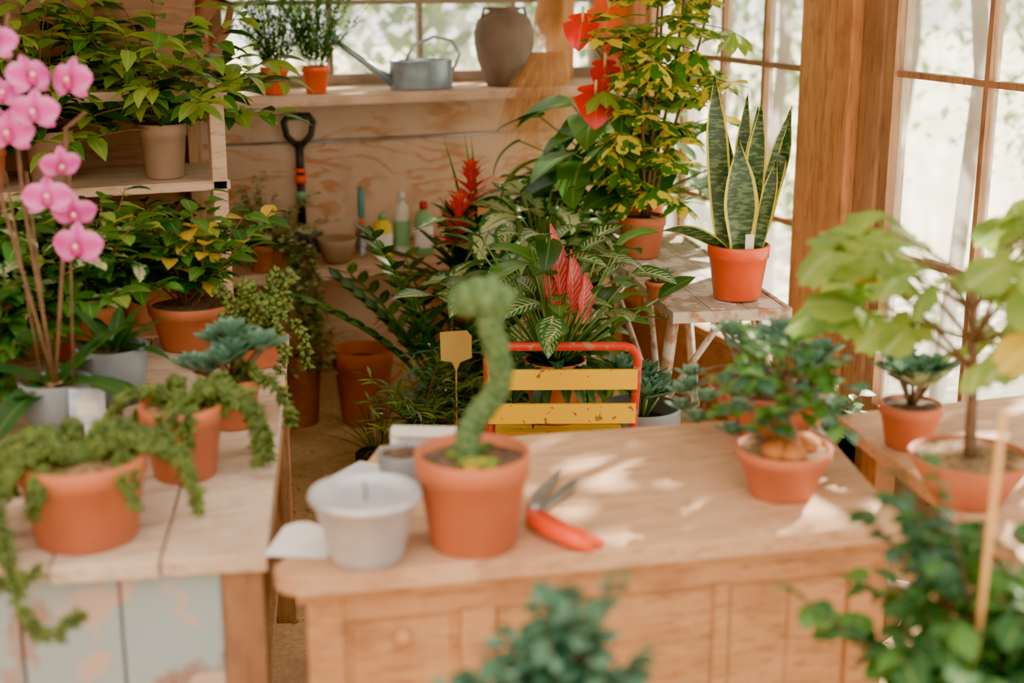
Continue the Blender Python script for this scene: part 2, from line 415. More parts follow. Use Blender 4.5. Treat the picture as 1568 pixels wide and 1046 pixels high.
e.box(X0-.1,1.2,Y0-.1,2.4,H+.03,H+.035,glass); e.build()
mb=MB('trim_post_back'); mb.box(2.24,2.33,5.12,5.2,1.2,H,w_post); mb.build(bevel=.005)
def board(name,x0,x1,y0,y1,z0,z1,m,bev=.004):
    b=MB(name); b.box(x0,x1,y0,y1,z0,z1,m); return b
b=board('wall_shelf',.80,2.5,4.92,5.198,1.155,1.195,w_shelf)
for x in (.9,2.4): b.box(x-.015,x+.015,5.06,5.198,1.10,1.155,w_frame)
b.build(bevel=.004)
b=board('lower_wall_shelf',.92,1.95,4.92,5.198,.53,.57,w_shelf)
for x in (1.0,1.88): b.box(x-.02,x+.02,5.1,5.19,0,.53,w_frame)
b.build(bevel=.004)
b=MB('wire_line'); b.tube([(.95,5.185,1.003),(1.5,5.185,.997),(2.4,5.185,1.003)],.004,steel,5); b.build()
b=MB('driftwood_branch'); b.tube([(.86,5.08,1.196),(.90,5.08,1.33),(.86,5.06,1.43),(.93,5.05,1.52),(1.02,5.07,1.58),(1.1,5.1,1.7)],[.04,.035,.038,.03,.028,.02],terra2,10)
b.tube([(.90,5.08,1.33),(.97,5.03,1.42),(.99,5.04,1.5)],[.025,.02,.012],terra2,8); b.build()
b=MB('shelf_rack')
for x in (-.55,.76):
    b.box(x-.022,x+.022,4.16,4.20,0,1.31,w_shelf); b.box(x-.022,x+.022,4.56,4.60,0,1.31,w_frame)
b.box(-.6,.80,4.20,4.60,1.262,1.29,w_shelf); b.box(-.6,.79,4.16,4.6,1.0,1.028,w_shelf); b.box(-.6,.79,4.16,4.6,.55,.58,w_frame); b.box(-.6,.79,4.16,4.6,.2,.23,w_frame)
b.box(-.6,.79,4.601,4.615,0,1.9,w_wall)
b.build(bevel=.003)
# ------------------------------------------------------------------ LEFT BENCH
T=Matrix.Translation((.42,2.06,0))@Matrix.Rotation(math.radians(-14.8),4,'Z')
b=MB('potting_bench',T)
n=6
for i in range(n):
    x0=-1.0+i*(1.0/n); b.box(x0+.002,x0+1.0/n-.002,-U(0,.012),1.38,.722,.75+U(-.001,.001),w_bench)
xs=[-1.0,-.86,-.70,-.55,-.39,-.235,-.075]
for i in range(len(xs)-1): b.box(xs[i]+.002,xs[i+1]-.002,.02+U(0,.004),.04,.02,.72,w_benchf)
b.box(-.075,-.01,.012,.06,0,.72,w_frame); b.box(-1.0,-.95,.045,.09,0,.72,w_frame)
b.box(-.03,-.012,.06,1.36,.60,.72,w_frame); b.box(-.06,-.01,1.3,1.36,0,.72,w_frame); b.box(-1,-.95,1.3,1.36,0,.72,w_frame)
b.box(-.98,-.04,.045,1.3,.2,.23,w_frame)
b.build(bevel=.003)
# ------------------------------------------------------------------ DESK
T=Matrix.Translation((.41,1.96,0))@Matrix.Rotation(math.radians(-9.4),4,'Z')
b=MB('wooden_desk',T)
arc=[(.05-.05*math.cos(a*pi/12),.05-.05*math.sin(a*pi/12)) for a in range(0,7)]
sl=.22/.55
def lx(y): return y*sl
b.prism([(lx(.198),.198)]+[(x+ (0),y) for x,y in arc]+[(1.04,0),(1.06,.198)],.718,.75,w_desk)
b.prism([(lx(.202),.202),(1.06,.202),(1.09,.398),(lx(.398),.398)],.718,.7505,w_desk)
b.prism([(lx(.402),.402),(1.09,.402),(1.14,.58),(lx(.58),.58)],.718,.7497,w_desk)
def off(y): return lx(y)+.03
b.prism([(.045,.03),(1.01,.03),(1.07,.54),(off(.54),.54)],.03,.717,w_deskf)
b.prism([(.03,.015),(1.025,.015),(1.03,.03),(.04,.03)],.700,.7175,w_deskf)
def fr(x0,x1,z0,z1,d=.012): b.box(x0,x1,.03-d,.031,z0,z1,w_deskf)
fr(.045,.10,.03,.70); fr(.10,1.01,.662,.698,.009); fr(.285,.34,.03,.662); fr(.71,.735,.03,.662,.006); fr(.95,1.01,.03,.662)
fr(.115,.27,.2,.652,.004); fr(.345,.705,.2,.652,.003); fr(.74,.84,.2,.652,.003); fr(.843,.945,.2,.652,.003)
b.ball((.19,.006,.632),.013,w_deskf,14,8); b.box(.186,.194,.006,.028,.628,.636,w_deskf)
b.build(bevel=.005)
b=MB('side_bench')
b.planks([(1.50,1.58),(2.25,1.42),(2.4,2.28),(1.66,2.34)],4,.72,.748,w_desk)
for p in ((1.58,1.66),(2.2,1.5),(2.3,2.2),(1.72,2.26)): b.box(p[0]-.025,p[0]+.025,p[1]-.025,p[1]+.025,0,.72,w_frame)
b.box(1.6,2.22,1.63,1.66,.62,.70,w_deskf)
b.build(bevel=.003)
# ------------------------------------------------------------------ folding table
T=Matrix.Translation((1.82,3.33,0))@Matrix.Rotation(math.radians(-13),4,'Z')
b=MB('folding_table',T)
L_,W_=1.15,.34
for i in range(3): b.box(.012+i*(W_-.024)/3,.012+(i+1)*(W_-.024)/3-.003,.012,L_-.012,.70,.718,w_ftab)
for q in ((0,W_,0,.012),(0,W_,L_-.012,L_),(0,.012,.012,L_-.012),(W_-.012,W_,.012,L_-.012)): b.box(*q,.69,.721,rustw)
def bar(p,q,w=.014): b.tube([p,q],w,rustw,4)
bar((.015,.05,.69),(-.03,.15,0),.018); bar((W_-.015,.05,.69),(W_+.03,.15,0),.018); bar((.0,.1,.35),(W_,.1,.35),.012)
bar((.015,L_-.1,.69),(-.03,L_-.2,0)); bar((W_-.015,L_-.1,.69),(W_+.03,L_-.2,0))
bar((.01,.30,.69),(.0,.11,.42),.010); bar((W_-.01,.30,.69),(W_,.11,.42),.010); bar((.0,.10,.42),(.16,.05,.69),.010)
bar((.02,.10,.33),(.02,.9,.67),.01); bar((W_-.02,.10,.33),(W_-.02,.9,.67),.01)
b.build()
# ------------------------------------------------------------------ pots & plants helpers
def pot(b,c,rt,rb,h,m,sm=None,rim=True,seg=36,fill=.88):
    sm=sm or soil; t=.006
    if rim: prof=[(rb*.96,0),(rb,.004),(rb+(rt-rb)*.74,h*.76),(rb+(rt-rb)*.76+.004,h*.77),(rt,h*.985),(rt-.002,h),(rt-t,h),(rt-t-.002,h*fill)]
    else: prof=[(rb*.92,0),(rb,.006),(rt,h*.98),(rt-.001,h),(rt-t,h),(rt-t-.002,h*fill)]
    n=len(prof)
    b.lathe(prof,c,m,seg,mf=[m]*(n-1)+[m])
    r=rt-t-.003; c=V(c); z=h*fill
    cen=b.add(c+V((0,0,z+.006))); rows=[]
    for j in (.5,1): rows.append([b.add(c+V((r*j*math.cos(2*pi*k/16),r*j*math.sin(2*pi*k/16),z+(.004+U(-.002,.004))))) for k in range(16)])
    for k in range(16):
        b.face((cen,rows[0][k],rows[0][(k+1)%16]),sm); b.face((rows[0][k],rows[1][k],rows[1][(k+1)%16],rows[0][(k+1)%16]),sm)
    return c+V((0,0,z))
def dirv(az,el): return V((math.cos(az)*math.cos(el),math.sin(az)*math.cos(el),math.sin(el)))
def curve(p,d,L,n,droop,wig=.1):
    p=V(p); d=V(d).normalized(); out=[p.copy()]
    for i in range(n):
        d=(d+V((U(-wig,wig),U(-wig,wig),-droop/n+U(-wig,wig)*.5))).normalized()
        p=p+d*(L/n); out.append(p.copy())
    return out
def branchy(b,base,nb,L,leafL,leafW,mats,stem,per=8,el=(.5,1.4),droop=.5,prof='ov',start=.3,az=(0,2*pi),bend=.6,sr=.003,spread=.02,lel=(-.1,.7),n=4,fold=.25):
    for i in range(nb):
        a=az[0]+(az[1]-az[0])*(i+U(.1,.9))/nb
        ln=L*U(.65,1.1); pts=curve(V(base)+V((U(-spread,spread),U(-spread,spread),0)),dirv(a,U(*el)),ln,7,droop)
        b.tube(pts,[sr*(1-.6*k/7) for k in range(8)],stem,5)
        for j in range(per):
            t=start+(1-start)*(j+U(.2,1))/per; t=min(t,.999)*7; k=int(t); q=pts[k].lerp(pts[k+1],t-k)
            la=a+(1 if j%2 else -1)*U(.4,1.5) if j<per-1 else a
            s_=U(.7,1.15)
            b.leaf(q,dirv(la,U(*lel)),leafL*s_,leafW*s_,R.choice(mats),prof,bend*U(.5,1.4),fold,n,roll=U(-.4,.4))
def radial(b,base,nl,L,W,m,prof='strap',el=(.4,1.3),bend=1.2,n=7,fold=.3,az=(0,2*pi),r0=.01,wave=0):
    for i in range(nl):
        a=az[0]+(az[1]-az[0])*(i*0.618%1); t=i/max(1,nl-1); e_=el[0]+(el[1]-el[0])*t+U(-.1,.1)
        b.leaf(V(base)+dirv(a,0)*r0,dirv(a+U(-.2,.2),e_),L*U(.75,1.1),W*U(.8,1.1),m if not isinstance(m,list) else R.choice(m),prof,bend*U(.6,1.3)*(1.2-t*.6),fold,n,roll=U(-.2,.2),wave=wave)
def stalked(b,base,nl,sl_,L,W,mats,stem,el=(.5,1.4),bend=.9,prof='ov',fold=.2,droop=.3,lel=(-.3,.5),wave=0,az=(0,2*pi),n=6):
    for i in range(nl):
        a=az[0]+(az[1]-az[0])*((i*.618)%1); e_=U(*el); pts=curve(V(base)+dirv(a,0)*.015,dirv(a,e_),sl_*U(.45,1.1),5,droop,.05)
        b.tube(pts,.003,stem,5)
        s_=U(.75,1.1); b.leaf(pts[-1],dirv(a+U(-.5,.5),U(*lel)),L*s_,W*s_,R.choice(mats),prof,bend*U(.6,1.3),fold,n,roll=U(-.35,.35),wave=wave)
def rosette(b,c,r,m,nl=22,prof='spoon',up=V((0,0,1))):
    for i in range(nl):
        t=i/nl; a=i*2.4; e_=.1+1.2*t
        b.leaf(V(c),dirv(a,e_),r*(1.05-.55*t),r*.5*(1.05-.45*t),m,prof,-.35,.3,4)
def strand(b,pts,m,den=260,bl=.014,br=.0045,stem=None):
    for i in range(len(pts)-1):
        a,c=V(pts[i]),V(pts[i+1]); d=(c-a); L=d.length; d.normalize()
        x=d.orthogonal().normalized(); y=d.cross(x)
        for k in range(max(2,int(L*den))):
            q=a.lerp(c,U(0,1)); th=U(0,2*pi)
            b.bead(q,(x*math.cos(th)+y*math.sin(th))*.9+d*.5,bl*U(.7,1.2),br*U(.8,1.2),m)
def trail(c,az,r,out,z0,zend,n=9,zmin=None):
    c=V(c); pts=[c+V((0,0,.0))]
    pts.append(c+dirv(az,0)*r*.6+V((0,0,.045))); pts.append(c+dirv(az,0)*(r+.012)+V((0,0,.03)))
    a=az; k=0; p=pts[-1].copy()
    while p.z>zend and k<n:
        p=p+V((math.cos(a)*out*.4*(.5**k),math.sin(a)*out*.4*(.5**k),-(pts[2].z-zend)/n))+V((U(-.006,.006),U(-.006,.006),0)); pts.append(p.copy()); k+=1
    return pts
# ------------------------------------------------------------------ ITEMS ON DESK
b=MB('twisted_cactus_in_terracotta_pot'); c=V((.735,1.985,.75))
s0=pot(b,c,.092,.068,.155,terra,soil)
pth=[(-.006,0),(-.010,.03),(-.002,.055),(.014,.08),(.034,.105),(.044,.13),(.044,.155),(.038,.19),(.032,.215),(.026,.24),(.024,.265)]
P=[s0+CR*x+V((0,0,z))+CF*(.015*math.sin(z*20)) for x,z in pth]
fine=[]
for i in range(len(P)-1):
    for k in range(6): fine.append(P[i].lerp(P[i+1],k/6))
fine.append(P[-1])
for it in range(3): fine=[fine[0]]+[(fine[i-1]+fine[i]*2+fine[i+1])/4 for i in range(1,len(fine)-1)]+[fine[-1]]
seg=24; rows=[]
for i,p in enumerate(fine):
    d=(fine[min(i+1,len(fine)-1)]-fine[max(i-1,0)]).normalized(); x=d.cross(CF).normalized(); y=d.cross(x)
    row=[]
    for k in range(seg):
        th=2*pi*k/seg; tw=i*.12
        r=.0175*(1+.22*math.cos(6*(th+tw)))*(1+.10*math.sin(i*1.7))
        row.append(b.add(p+(x*math.cos(th)+y*math.sin(th))*r))
    rows.append(row)
for j in range(len(rows)-1):
    for k in range(seg): b.face((rows[j][k],rows[j][(k+1)%seg],rows[j+1][(k+1)%seg],rows[j+1][k]),m_eup)
strand(b,fine,m_eup,2200,.023,.0022)
top=P[-1]
for k in range(17):
    t=k/16*2-1
    q=top+CR*(t*.034-.006)+CF*math.sin(k*1.9)*.010+V((0,0,.006-.010*t*t+.008*math.sin(k*1.3)))
    b.ball(q,.020*(1-.2*t*t),m_eup,10,7,(.8,1.1,1.3),.10)
    for j in range(16): b.bead(q,dirv(U(0,6.3),U(-.8,1.4)),.030,.0022,m_eup)
for k in range(9): b.leaf(s0+V((U(-.05,.05),U(-.05,.05),.006)),dirv(U(0,6.3),.4),.03,.018,R.choice([g_mid,g_light]),'ov',.5)
for k in range(5): b.leaf(s0+CR*.01-CF*.045+V((0,0,.012)),dirv(k*1.3,.3),.036,.028,g_yel if k%2 else g_light,'petal',.6)
b.build(loc=c)
b=MB('zinc_bucket_candle'); c=V((.56,1.99,.75))
b.lathe([(.052,0),(.056,.004),(.060,.02),(.079,.098),(.085,.100),(.088,.106),(.085,.112),(.080,.110),(.077,.096)],c,zinc,40)
b.lathe([(.0765,.0),(.0765,.002),(.03,.001),(.001,.0)],c+V((0,0,.094)),wax,32)
b.tube([c+V((0,0,.094)),c+V((.001,0,.11)),c+V((.0,.002,.128))],.0018,black,6)
b.build(loc=c)
b=MB('small_grey_pot'); c=V((.70,2.24,.75)); pot(b,c,.045,.038,.075,greyp,soil,False); b.build(loc=c)
b=MB('white_paper_sheet'); b.T=Matrix.Translation((.485,2.085,.7505))@Matrix.Rotation(-.5,4,'Z')
i_=[[b.add((-.05+.1*i/5,-.06+.12*j/5,.001+.010*abs(math.sin(i*.9))*(j/5))) for i in range(6)] for j in range(6)]
for j in range(5):
    for i in range(5): b.face((i_[j][i],i_[j][i+1],i_[j+1][i+1],i_[j+1][i]),paper)
b.build()
b=MB('seed_packet'); 
b.T=Matrix.Translation((.78,2.37,.75))@Matrix.Rotation(math.radians(-25),4,'Z')
b.box(-.06,.06,0,.03,0,.062,paper); b.box(-.045,.045,-.0015,0,.012,.05,bluep)
b.prism([(-.06,0),(.06,0),(.05,-.03),(-.05,-.03)],.062,.0635,paper)
b.build()
b=MB('seed_packet'); b.T=Matrix.Translation((.655,2.35,.7512))@Matrix.Rotation(.7,4,'Z'); b.box(-.06,.05,-.035,.035,0,.004,paper); b.box(-.04,.04,-.028,.028,.004,.0046,bluep); b.build()
b=MB('pruning_shears'); z=.762; b.T=Matrix.Translation((-.035,.01,0))
b.tube([(.895,2.04,z),(.880,1.99,z+.006),(.885,1.94,z+.008),(.905,1.89,z+.006),(.925,1.86,z)],[.008,.012,.0135,.0135,.009],orange,10)
b.tube([(.91,2.03,z-.003),(.915,1.985,z-.001),(.92,1.94,z-.001),(.935,1.90,z-.001),(.95,1.873,z-.003)],[.007,.009,.010,.010,.007],orange,10)
b.lathe([(.011,-.005),(.012,0),(.011,.006),(.005,.008)],(.905,2.05,z),steel,16)
b.prism([(.893,2.04),(.912,2.045),(1.00,2.165),(1.03,2.205),(1.005,2.185),(.93,2.11)],z-.002,z+.002,steel)
b.prism([(.90,2.05),(.92,2.04),(.985,2.09),(1.04,2.150),(1.02,2.15),(.95,2.09)],z-.006,z-.0025,steel)
b.build()
b=MB('bonsai_in_terracotta_pot'); c=V((1.31,1.985,.75)); s0=pot(b,c,.083,.055,.088,terra,bark)
root=MN('orange_root',(.60,.22,.05),(.4,.14,.04),.8,50)
for k in range(9): b.ball(s0+V((U(-.04,.04),U(-.04,.04),.012)),.026,root,10,7,(1,1,.7),.15)
tr=[s0,s0+V((.004,0,.03)),s0+CR*-.01+V((0,0,.065)),s0+CR*.012+V((0,0,.1)),s0+CR*-.004+V((0,0,.14))]
b.tube(tr,[.026,.021,.018,.014,.008],stemb,10)
for q,k in ((tr[2],8),(tr[3],9),(tr[4],10)): branchy(b,q,k,.11,.042,.029,[g_teal,g_mid,g_mid],stemb,8,(-.2,1.1),.4,'ob',.35,sr=.002)
b.build(loc=c)
b=MB('succulent_bowl'); c=V((1.47,2.28,.75)); s0=pot(b,c,.125,.07,.10,terra,soil,False)
for k in range(14):
    a=k*2.4; r=.1*math.sqrt((k+.5)/14)
    q=s0+V((math.cos(a)*r,math.sin(a)*r,.04+U(0,.07)))
    b.tube([s0+V((math.cos(a)*r*.7,math.sin(a)*r*.7,0)),q],.005,stemb,6); rosette(b,q,.058*U(.8,1.2),g_blue,18)
for k in range(6):
    a=2.3+k*.5; pt=trail(s0,a,.11,.08,.8,.80,5); 
    b.tube(pt,.003,stemb,5); rosette(b,pt[-1],.04,g_blue,16); rosette(b,pt[4],.04,g_blue,16)
b.build(loc=c)
b=MB('potted_succulent'); c=V((1.68,2.12,.749)); s0=pot(b,c,.06,.045,.085,terra,soil)
for k in range(9):
    a=k*2.4; r=.06*math.sqrt(k/9); q=s0+V((math.cos(a)*r,math.sin(a)*r,.04+U(0,.07))); b.tube([s0,q],.004,stemb,5); rosette(b,q,.058,R.choice([g_blue,g_silver]),18)
b.build(loc=c)
b=MB('potted_fig_tree'); c=V((1.59,1.84,.749)); s0=pot(b,c,.105,.06,.085,terra,bark,False)
tr=curve(s0,V((-.06,.04,1)),.32,6,0,.05); b.tube(tr,[.012,.010,.009,.008,.007,.006,.005],stemb,8)
for k in range(22):
    q=tr[3+k%4]; a=k*2.1+2.4; pts=curve(q,dirv(a,U(.2,1.1)),U(.12,.27),6,.2,.08); b.tube(pts,[.005,.0045,.004,.0035,.003,.003,.002],stemb,6)
    for j in (3,5,6):
        la=a+U(-1.3,1.3); pp=curve(pts[j],dirv(la,.4),.04,3,.3); b.tube(pp,.0018,g_light,5)
        b.lobed(pp[-1],dirv(la,U(-.5,.5)),U(.08,.125),g_fig if R.random()<.88 else g_yel,5,U(.3,.9),U(-.9,.9))
for k in range(5): b.tube(curve(tr[3+k%3],dirv(k*1.3,.7),.2,6,-.3,.15),[.003,.0025,.002,.002,.0015,.001,.001],stemb,5)
b.build(loc=c)
# ------------------------------------------------------------------ LEFT BENCH ITEMS
def donkey(name,c,rt,rb,h,azs,lens,topn=26,hang=None):
    b=MB(name); s0=pot(b,c,rt,rb,h,terra,bark)
    for k in range(topn):
        a=U(0,2*pi); pts=curve(s0+dirv(a,0)*rt*U(.4,.85),dirv(a+U(-.9,.9),U(.4,1.1)),U(.06,.10),6,2.0,.25); strand(b,pts,g_sed,900,.019,.0038)
    for a,l in zip(azs,lens):
        zend=c[2]+h-l; pts=trail(s0,a,rt,.07,0,max(zend,(hang if hang is not None else c[2]+.016)),7); b.tube(pts,.004,g_sed,5); strand(b,pts,g_sed,1150,.020,.0040)
    b.build(loc=c)
donkey('donkey_tail_plant',V((.165,2.24,.751)),.103,.08,.14,[-3.0,-2.6,-.35,.2,2.8,2.3,1.6,.9],[.1,.13,.10,.08,.12,.1,.06,.06],17)
donkey('donkey_tail_plant',V((.36,2.47,.751)),.075,.055,.135,[-.45,-.1,.4,2.6,1.5],[.11,.12,.12,.06,.05],15)
b=MB('trailing_sedum')
for q in ([(-.0,2.24,.88),(-.03,2.16,.87),(-.02,2.10,.84),(.0,2.06,.81),(.01,2.04,.775),(.03,2.06,.765),(.08,2.09,.764)],[(-.02,2.28,.87),(-.09,2.2,.85),(-.1,2.16,.79)],[(.01,2.2,.88),(.03,2.10,.86),(.04,2.05,.80),(.05,2.02,.74),(.07,2.0,.70),(.10,1.995,.705),(.13,2.0,.73)]):
    strand(b,q,g_sed,1150,.020,.004)
b.build()
b=MB('potted_echeveria'); c=V((.50,2.72,.751)); s0=pot(b,c,.055,.042,.10,terra,soil)
for k in range(10):
    a=k*2.4; r=.08*math.sqrt(k/10); q=s0+V((math.cos(a)*r,math.sin(a)*r,.04+U(0,.06)-r*.3)); b.tube([s0,q],.005,stemb,5); rosette(b,q,.06*U(.8,1.15),g_blue,22)
pts=trail(s0,-.9,.05,.1,0,.77,6); b.tube(pts,.004,g_sed,5); strand(b,pts,g_sed,800,.022,.004)
b.build(loc=c)
def flower(b,p,nrm,r):
    nrm=V(nrm).normalized(); x=V((0,0,1)).cross(nrm).normalized(); y=nrm.cross(x)
    def pet(ang,L,W,z=0):
        d=(x*math.cos(ang)+y*math.sin(ang)); s=nrm.cross(d); base=p+nrm*z; rows=[]
        for i in range(6):
            t=i/5; w=W*.5*PROF['petal'](t); q=base+d*L*t+nrm*(.12*L*math.sin(pi*t)-.1*L*t*t)
            rows.append((b.add(q-s*w-nrm*w*.15),b.add(q),b.add(q+s*w-nrm*w*.15),t))
        for i in range(5):
            a,c=rows[i],rows[i+1]
            b.face((a[0],a[1],c[1],c[0]),m_orch,((0,a[3]),(.5,a[3]),(.5,c[3]),(0,c[3]))); b.face((a[1],a[2],c[2],c[1]),m_orch,((.5,a[3]),(1,a[3]),(1,c[3]),(.5,c[3])))
    for an in (pi/2,pi/2+2.2,pi/2-2.2): pet(an,r*.95,r*.6,0)
    for an in (.15,pi-.15): pet(an,r*1.05,r*1.1,.003)
    b.ball(p+nrm*.006-y*r*.22,r*.22,m_lip,8,6,(1,1,1.1)); b.ball(p+nrm*.012,r*.1,m_or2,8,5)
b=MB('potted_orchid'); c=V((.17,2.80,.751)); s0=pot(b,c,.07,.055,.11,greyp,bark,False)
radial(b,s0,6,.24,.06,g_dark,'strap',(.15,.7),.9)
camd=V((-.1,-1,.15))
lat=[(-.105,.69),(-.04,.66),(-.085,.60),(-.03,.57),(.02,.60),(-.08,.52),(-.02,.50),(.035,.54),(-.11,.46),(.035,.38),(.06,.44),(.075,.35),(-.10,.56),(.085,.59),(-.065,.68),(.085,.29)]
for sx,top in ((-.03,.74),(.05,.56),(-.07,.70)):
    pts=[s0+V((0,0,0)),s0+CR*sx*.5+V((0,0,.18)),s0+CR*sx+V((0,0,.36)),s0+CR*(sx*1.2)+V((0,0,top-.06)),s0+CR*(sx*1.6+.02)+V((0,0,top-.03))]
    b.tube(pts,.0038,stemb,7)
    b.tube([s0+CR*(sx*.5+.01),s0+CR*(sx+.01)+V((0,0,.42))],.0022,stemb,5)
for x,z in lat: flower(b,s0+CR*x+V((0,0,z+.0))-CF*U(.02,.09),camd+V((U(-1.1,1.1),0,U(-.5,.4))),.045*U(.8,1.08))
b.build(loc=c)
b=MB('plant_label'); b.T=Matrix.Translation((.215,2.70,.751))@Matrix.Rotation(-.35,4,'Z')@Matrix.Rotation(-.15,4,'X'); b.box(-.034,.034,0,.002,.04,.11,bluep); b.box(-.02,.02,-.0008,0,.06,.085,paper); b.box(-.006,.006,0,.002,0,.04,paper); b.build()
b=MB('blue_grey_planter'); c=V((.30,2.98,.751)); s0=pot(b,c,.075,.06,.12,greyp,soil,False); radial(b,s0,14,.14,.04,g_dark,'lan',(.3,1.2),.8); b.build(loc=c)
def shrub(name,c,rt,rb,h,pm,mats,nb,L,ll,lw,per=9,el=(.2,1.4),prof='ov',droop=.4,bend=.6,sm=None,rim=True):
    b=MB(name); s0=pot(b,c,rt,rb,h,pm,sm,rim); branchy(b,s0,nb,L,ll,lw,mats,stemb,per,el,droop,prof,bend=bend); return b.build(loc=c)
shrub('potted_croton',V((.02,3.25,.751)),.09,.07,.13,terra,[g_dark,g_mid,m_crot,g_mid],40,.32,.075,.045,12)
shrub('potted_rubber_plant',V((.28,3.36,.751)),.085,.065,.13,terra,[g_dark,g_mid,m_crot,g_mid,g_light],42,.30,.075,.045,12)
shrub('potted_citrus',V((.53,3.36,.751)),.105,.075,.11,terra,[g_dark,g_mid,g_dark,g_mid,g_mid,g_dark,g_light,g_yel],26,.29,.065,.04,11,(.8,1.5))
shrub('potted_peperomia',V((.03,2.98,.751)),.06,.05,.1,terra,[g_dark,g_mid],22,.2,.06,.04,10)
b=MB('potted_jade_plant'); c=V((.645,3.14,.751)); s0=pot(b,c,.05,.04,.09,terra,soil); 
for k in range(10):
    pts=curve(s0,dirv(k*.7,U(.7,1.4)),U(.10,.18),6,.7,.2); b.tube(pts,.005,stemb,5); strand(b,pts,g_sed,420,.026,.008)
for a in (-1.2,-.3): 
    pts=trail(s0,a,.05,.05,0,.74,7); strand(b,pts,g_sed,420,.022,.006)
b.build(loc=c)
# ------------------------------------------------------------------ SHELF RACK PLANTS
b=MB('potted_umbrella_tree'); c=V((.62,4.28,1.029)); s0=pot(b,c,.07,.055,.16,taupe,soil)
branchy(b,s0,34,.46,.11,.05,[g_dark,g_mid,g_light,g_light],stemb,13,(.25,1.4),.35,'lan',.3,bend=.7)
b.build(loc=c)
b=MB('potted_umbrella_tree'); c=V((.30,4.3,1.029)); s0=pot(b,c,.07,.055,.15,taupe,soil)
branchy(b,s0,34,.50,.10,.048,[g_dark,g_mid,g_light,g_light],stemb,13,(.3,1.5),.3,'ov',.3,bend=.7); b.build(loc=c)
shrub('potted_ivy',V((.12,4.25,1.029)),.06,.05,.12,terra,[g_dark,g_mid],26,.28,.07,.05,11)
shrub('potted_ficus',V((-.05,4.3,1.029)),.07,.055,.14,terra,[g_dark,g_mid,g_light],30,.52,.1,.045,13,(.5,1.5))
shrub('potted_ficus',V((.55,4.35,.581)),.08,.06,.14,terra2,[g_dark,g_mid,g_olive],30,.32,.08,.045,12)
shrub('potted_ficus',V((.2,4.35,.581)),.08,.06,.14,terra2,[g_dark,g_mid],30,.34,.08,.045,12)
# ------------------------------------------------------------------ BACK SHELF
def fern(name,c):
    b=MB(name); s0=pot(b,c,.05,.036,.095,plasterra,soil)
    for k in range(46):
        a=U(0,2*pi); pts=curve(s0+dirv(a,0)*.02,dirv(a,U(.95,1.52)),U(.18,.42),8,.3,.07); b.tube(pts,.0012,stemg,4)
        for i in range(2,9):
            for j in range(14):
                q=pts[i-1].lerp(pts[i],U(0,1)); b.leaf(q,dirv(U(0,6.3),U(-.2,.9)),.034*U(.6,1.2),.006,g_fern,'lan',.2,0,2)
    b.build(loc=c)
fern('potted_asparagus_fern',V((1.12,4.99,1.196))); fern('potted_asparagus_fern',V((1.265,4.98,1.196)))
b=MB('watering_can'); c=V((1.67,5.02,1.196))
b.lathe([(.118,0),(.12,.003),(.118,.05),(.12,.055),(.118,.098),(.121,.102),(.112,.104),(.108,.08)],c,galv,36,1,.55)
b.lathe([(.112,0),(.112,.002),(.05,.002),(.001,.002)],c+V((-.0,0,.092)),galv,30,.5,.52)
b.tube([c+V((-.11,0,.025)),c+V((-.2,-.01,.09)),c+V((-.32,-.02,.175))],[.018,.013,.010],galv,12)
b.lathe([(.010,0),(.024,.02),(.026,.024),(.001,.026)],c+V((-.315,-.02,.172)),galv,18,rotm=Matrix.Rotation(-1.0,3,'Y'))
b.tube([c+V((-.06,0,.1)),c+V((-.03,0,.155)),c+V((.05,0,.185)),c+V((.12,0,.17)),c+V((.15,0,.12)),c+V((.118,0,.05))],.006,galv,8)
b.build(loc=c)
b=MB('clay_jar'); c=V((2.0,5.03,1.196))
b.lathe([(.060,0),(.068,.006),(.085,.05),(.102,.10),(.112,.155),(.112,.20),(.100,.24),(.075,.262),(.056,.270),(.055,.278),(.060,.284),(.056,.288),(.046,.284),(.045,.26)],c,clay,40)
for sx in (-1,1): b.tube([c+V((sx*.058,0,.280)),c+V((sx*.080,0,.285)),c+V((sx*.088,0,.25))],.006,clay,8)
b.build(loc=c)
b=MB('dried_grass_bundle')
for k in range(620):
    x,y=U(-.03,.03),U(-.02,.02); sp=U(-1,1)
    p0=V((2.24+x*1.3,5.04+y,2.2+U(-.1,.1))); p1=V((2.20+x*1.5,5.02+y,1.62)); p2=V((2.17+x*2.0+sp*.03-.02,4.98-abs(y),1.32)); p3=V((2.07+x*2+sp*.16-.06,4.87+U(-.06,.05),.94+U(-.06,.14)))
    b.leaf(p1,(p2-p1),(p2-p1).length,.0035,twine,'strap',0,0,1); b.leaf(p2,(p3-p2),(p3-p2).length*U(.5,1),.003,twine,'strap',.2,0,3)
    b.leaf(p0,(p1-p0),(p1-p0).length,.0035,twine,'strap',0,0,1)
b.tube([(2.14,5.02,1.56),(2.20,4.98,1.56),(2.26,5.02,1.56),(2.20,5.06,1.56),(2.14,5.02,1.56)],.005,stemb,6)
b.build()
b=MB('garden_spade'); x,y=1.235,5.14; b.T=Matrix.Translation((0,0,-.045))
b.tube([(x,y,1.03),(x-.045,y,1.075),(x-.055,y,1.125),(x-.04,y,1.145),(x+.04,y,1.145),(x+.055,y,1.125),(x+.045,y,1.075),(x,y,1.03)],[.012,.012,.012,.013,.013,.012,.012,.012],black,10)
b.tube([(x,y,1.05),(x,y,.90)],.016,black,12); b.tube([(x,y,.955),(x,y,.94)],.020,orange,12); b.tube([(x,y,.93),(x,y,.90)],.021,orange,12); b.tube([(x,y,.93),(x,y,.72)],.016,black,12); b.tube([(x,y,.87),(x,y,.84)],.0195,bottg,12)
b.tube([(x,y,.74),(x,y-.005,.68)],[.016,.022],dsteel,12)
